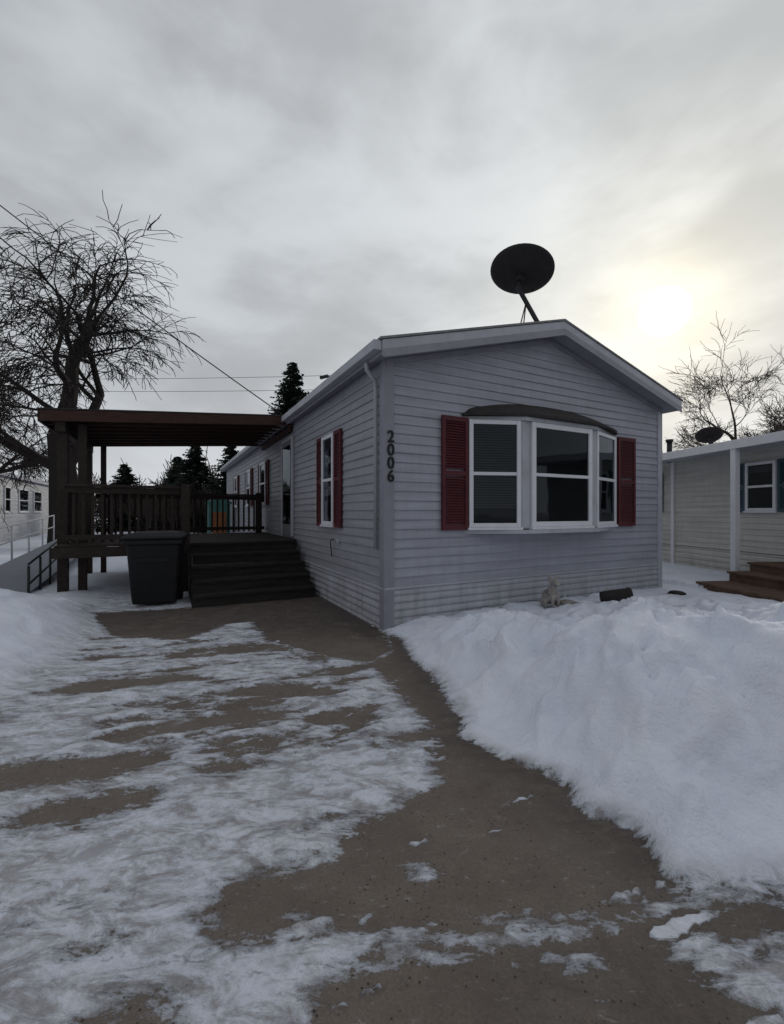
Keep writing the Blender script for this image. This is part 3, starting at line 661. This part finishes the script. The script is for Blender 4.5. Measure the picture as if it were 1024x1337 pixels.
Z=np.maximum(hR,0)*(eRs>0)+np.maximum(hL,0)*(eL>-.15)+thin
Z=np.where(inhouse,-.02,Z)
far=sst(60,400,np.hypot(X,Y)); Z=Z-far*1.5
wet=np.clip(sst(.40,.0,-eR)*.8+sst(4.2,5.3,Y)*.8+sst(1.5,1.25,Y)*sst(-.1,.6,X)*.6,0,1)
def gz(x,y): return float(Z[np.argmin(np.abs(ys-y)),np.argmin(np.abs(xs-x))])
FAWN.location.z=gz(2.13,5.72)+.02; POT.location.z=gz(2.92,6.02)+.09
for r_ in RK: r_.location.z=gz(r_.location.x,r_.location.y)+.025
co=np.stack([X,Y,Z],-1).reshape(-1,3)
idx=np.arange(nx*ny).reshape(ny,nx)
q=np.stack([idx[:-1,:-1],idx[:-1,1:],idx[1:,1:],idx[1:,:-1]],-1).reshape(-1,4)
fx=(X[:-1,:-1]+X[1:,1:]).ravel()/2; fy=(Y[:-1,:-1]+Y[1:,1:]).ravel()/2
feR=eR[:-1,:-1].ravel(); feL=eL[:-1,:-1].ravel()
cls=np.zeros(len(q),int)
cls[(feR<=0)&(feL<=0)&(np.abs(fy)<9)&(fx>-5)&(fx<4)]=1
cls[(feR>0)&(fx<6.4)&(fy<8.0)&(fy>1)]=2
cls[(feL>0)&(fx>-6.4)&(fy<6.2)&(fy>2.6)]=3

def groundmat():
    m,nt,b=newmat("snow_and_concrete"); N=nt.nodes; L=nt.links
    tc=N.new("ShaderNodeTexCoord"); P0=tc.outputs["Object"]
    def attr(n): a=N.new("ShaderNodeAttribute"); a.attribute_name=n; return a.outputs["Fac"]
    def noise(s,d=5,r=.6,vec=None,dist=0):
        n=N.new("ShaderNodeTexNoise"); n.inputs["Scale"].default_value=s; n.inputs["Detail"].default_value=d; n.inputs["Roughness"].default_value=r; n.inputs["Distortion"].default_value=dist; L.new(vec or P0,n.inputs["Vector"]); return n.outputs[0]
    def math_(op,a,b_=None,c=None):
        n=N.new("ShaderNodeMath"); n.operation=op
        for i,v_ in enumerate((a,b_,c)):
            if v_ is None: continue
            if isinstance(v_,(int,float)): n.inputs[i].default_value=v_
            else: L.new(v_,n.inputs[i])
        return n.outputs[0]
    def mr(v_,a,b_,c,d,sm=False):
        n=N.new("ShaderNodeMapRange"); n.interpolation_type='SMOOTHSTEP' if sm else 'LINEAR'
        L.new(v_,n.inputs[0]); 
        for i,k in enumerate((a,b_,c,d)): n.inputs[i+1].default_value=k
        return n.outputs[0]
    def mix(f_,a,b_):
        n=N.new("ShaderNodeMix"); n.data_type='RGBA'
        if isinstance(f_,(int,float)): n.inputs[0].default_value=f_
        else: L.new(f_,n.inputs[0])
        for i,v_ in ((6,a),(7,b_)):
            if isinstance(v_,tuple): n.inputs[i].default_value=(*v_,1)
            else: L.new(v_,n.inputs[i])
        return n.outputs[2]
    bare_,wet_,drv_=attr("bare"),attr("wet"),attr("drive")
    mp=N.new("ShaderNodeMapping"); mp.inputs["Rotation"].default_value=(0,0,R(-35)); mp.inputs["Scale"].default_value=(1,2.2,1); L.new(P0,mp.inputs[0]); S=mp.outputs[0]
    nA=noise(9,6,.72,S,.4); nB=noise(38,3,.7)
    e1=math_('MULTIPLY_ADD',math_('SUBTRACT',nA,.5),.40,bare_); e2=math_('MULTIPLY_ADD',math_('SUBTRACT',nB,.5),.14,e1)
    snow=mr(e2,-.025,.025,1,0,True)
    nD=noise(5,7,.75,S,.6); thin=mr(nD,.37,.60,.32,1.0,True)
    thin2=math_('MULTIPLY',thin,mr(nB,.3,.6,.75,1))
    covf=math_('SUBTRACT',1,math_('MULTIPLY',drv_,math_('SUBTRACT',1,thin2)))
    deep=mr(bare_,-.35,-.06,1,0); covf=math_('MAXIMUM',covf,math_('MULTIPLY',deep,.60))
    frost=math_('MULTIPLY',mr(noise(14,7,.8,S,.5),.57,.74,0,.5,True),math_('SUBTRACT',1,math_('MULTIPLY',wet_,.6)))
    fac=math_('MAXIMUM',math_('MULTIPLY',snow,covf),frost)
    c1=mix(mr(noise(3,5,.7),.3,.7,0,1),(.145,.117,.099),(.22,.186,.158))
    c1=mix(mr(noise(90,2,.8),.35,.7,0,.6),c1,(.10,.08,.066))
    vo=N.new("ShaderNodeTexVoronoi"); vo.inputs["Scale"].default_value=34; vo.inputs["Randomness"].default_value=1; L.new(P0,vo.inputs["Vector"])
    pit=mr(vo.outputs["Distance"],.10,.19,1,0,True); pit=math_('MULTIPLY',pit,mr(nA,.42,.52,0,1))
    c1=mix(math_('MULTIPLY',pit,.9),c1,(.03,.024,.02))
    wetm=math_('MULTIPLY',wet_,mr(nD,.3,.6,.25,1,True))
    c1=mix(math_('MULTIPLY',wetm,.8),c1,(.045,.037,.033))
    s1=mix(mr(noise(2.5,5,.7),.35,.7,0,1),(.78,.81,.89),(.67,.71,.82))
    dirty=math_('MULTIPLY',drv_,mr(nA,.3,.7,.35,.0)); s1=mix(dirty,s1,(.42,.42,.46))
    edge=math_('MULTIPLY',mr(e2,-.22,.02,0,.50),math_('SUBTRACT',1,drv_)); s1=mix(edge,s1,(.36,.35,.36))
    col=mix(fac,c1,s1); L.new(col,b.inputs["Base Color"])
    rg=math_('SUBTRACT',.85,math_('MULTIPLY',math_('MULTIPLY',wetm,math_('SUBTRACT',1,fac)),.42)); L.new(rg,b.inputs["Roughness"]); b.inputs["Specular IOR Level"].default_value=.3
    hs=math_('ADD',math_('MULTIPLY',noise(55,3,.7),.5),math_('MULTIPLY',noise(15,3,.55),.9)); hs=math_('ADD',hs,math_('MULTIPLY',math_('MULTIPLY',drv_,mr(e2,-.06,.03,1,0,True)),.6))
    bp=N.new("ShaderNodeBump"); bp.inputs["Strength"].default_value=.85; bp.inputs["Distance"].default_value=.020; L.new(hs,bp.inputs["Height"]); L.new(bp.outputs[0],b.inputs["Normal"])
    return m
M_ground=groundmat()
ba,we,dv=bare.ravel(),wet.ravel(),drv.ravel()
for c,name in ((0,"ground"),(1,"concrete_driveway"),(2,"snow_bank"),(3,"snow_bank")):
    qq=q[cls==c]; used,inv=np.unique(qq,return_inverse=True); inv=inv.reshape(-1,4)
    me=bpy.data.meshes.new(name); me.vertices.add(len(used)); me.vertices.foreach_set("co",co[used].astype(np.float32).ravel())
    me.loops.add(inv.size); me.loops.foreach_set("vertex_index",inv.ravel().astype(np.int32))
    me.polygons.add(len(inv)); me.polygons.foreach_set("loop_start",np.arange(0,inv.size,4,dtype=np.int32))
    me.update(calc_edges=True); me.polygons.foreach_set("use_smooth",np.ones(len(inv),bool))
    for an_,arr in (("bare",ba),("wet",we),("drive",dv)):
        a=me.attributes.new(an_,'FLOAT','POINT'); a.data.foreach_set("value",arr[used].astype(np.float32))
    me.materials.append(M_ground); me.validate(); o=bpy.data.objects.new(name,me); COL.objects.link(o)

# ---------------------------------------------------------------- WORLD + SUN
sd=Vector((.632,1,.466)).normalized(); elev=math.asin(sd.z); az=math.atan2(sd.x,sd.y)
w=bpy.data.worlds.new("World"); scene.world=w; w.use_nodes=True; nt=w.node_tree; N=nt.nodes; L=nt.links
for n in list(N): N.remove(n)
out=N.new("ShaderNodeOutputWorld"); tc=N.new("ShaderNodeTexCoord")
sky=N.new("ShaderNodeTexSky"); sky.sky_type='NISHITA'; sky.sun_disc=False; sky.sun_elevation=elev; sky.sun_rotation=az; sky.air_density=1.5; sky.dust_density=4
bg1=N.new("ShaderNodeBackground"); bg1.inputs[1].default_value=.05; L.new(sky.outputs[0],bg1.inputs[0])
def M(op,a,b_=None,c=None,clamp=False):
    n=N.new("ShaderNodeMath"); n.operation=op; n.use_clamp=clamp
    for i,v_ in enumerate((a,b_,c)):
        if v_ is None: continue
        if isinstance(v_,(int,float)): n.inputs[i].default_value=v_
        else: L.new(v_,n.inputs[i])
    return n.outputs[0]
nv=N.new("ShaderNodeVectorMath"); nv.operation='NORMALIZE'; L.new(tc.outputs["Generated"],nv.inputs[0]); D_=nv.outputs[0]
dt=N.new("ShaderNodeVectorMath"); dt.operation='DOT_PRODUCT'; L.new(D_,dt.inputs[0]); dt.inputs[1].default_value=sd; dot=dt.outputs["Value"]
sp=N.new("ShaderNodeSeparateXYZ"); L.new(D_,sp.inputs[0]); zc=M('MAXIMUM',sp.outputs[2],0.0)
mp=N.new("ShaderNodeMapping"); mp.inputs["Rotation"].default_value=(0,R(-24),R(10)); mp.inputs["Scale"].default_value=(1.0,1.0,2.3); mp.inputs["Location"].default_value=(1.3,.4,.2); L.new(D_,mp.inputs[0])
def nz(s,d,r,dist):
    n=N.new("ShaderNodeTexNoise"); n.inputs["Scale"].default_value=s; n.inputs["Detail"].default_value=d; n.inputs["Roughness"].default_value=r; n.inputs["Distortion"].default_value=dist; L.new(mp.outputs[0],n.inputs["Vector"]); return n.outputs[0]
cl=M('ADD',M('MULTIPLY',nz(1.9,5,.5,.35),.8),M('MULTIPLY',nz(5.2,5,.55,.5),.2))
mr=N.new("ShaderNodeMapRange"); mr.interpolation_type='SMOOTHSTEP'; mr.inputs[1].default_value=.37; mr.inputs[2].default_value=.62; mr.inputs[3].default_value=.78; mr.inputs[4].default_value=1.13; L.new(cl,mr.inputs[0]); cloud=mr.outputs[0]
dp=M('MAXIMUM',dot,0.0)
g1=M('POWER',dp,5.0); g2=M('POWER',dp,45.0); g3=M('POWER',dp,420.0)
dm=N.new("ShaderNodeMapRange"); dm.interpolation_type='SMOOTHSTEP'; dm.inputs[1].default_value=math.cos(R(2.6)); dm.inputs[2].default_value=math.cos(R(1.2)); L.new(dot,dm.inputs[0])
hz=M('POWER',M('SUBTRACT',1.0,zc),7.0)
back=M('MULTIPLY_ADD',dot,.20,.84)
def chan(b0,a1,a2,a3,ad,ah):
    s=M('MULTIPLY',M('MULTIPLY_ADD',g1,a1,M('MULTIPLY',back,b0)),cloud)
    s=M('ADD',s,M('MULTIPLY',M('MULTIPLY',g2,a2),cloud)); s=M('ADD',s,M('MULTIPLY',g3,a3)); s=M('ADD',s,M('MULTIPLY',hz,ah)); return M('ADD',s,M('MULTIPLY',dm.outputs[0],ad))
cc=N.new("ShaderNodeCombineColor")
L.new(chan(.555,.14,.20,.24,1.5,.10),cc.inputs[0]); L.new(chan(.582,.14,.18,.18,1.4,.10),cc.inputs[1]); L.new(chan(.612,.12,.10,.03,1.1,.105),cc.inputs[2])
bg2=N.new("ShaderNodeBackground"); L.new(cc.outputs[0],bg2.inputs[0]); bg2.inputs[1].default_value=1.0
ms=N.new("ShaderNodeMixShader"); ms.inputs[0].default_value=.95; L.new(bg1.outputs[0],ms.inputs[1]); L.new(bg2.outputs[0],ms.inputs[2]); L.new(ms.outputs[0],out.inputs[0])
su=bpy.data.lights.new("sun",'SUN'); su.energy=1.2; su.angle=R(10); su.color=(1,.93,.82); so=bpy.data.objects.new("sun",su); COL.objects.link(so); so.rotation_euler=sd.to_track_quat('Z','Y').to_euler(); so.location=(20,30,20)
scene.view_settings.view_transform='Standard'; scene.view_settings.look='None'; scene.view_settings.exposure=0
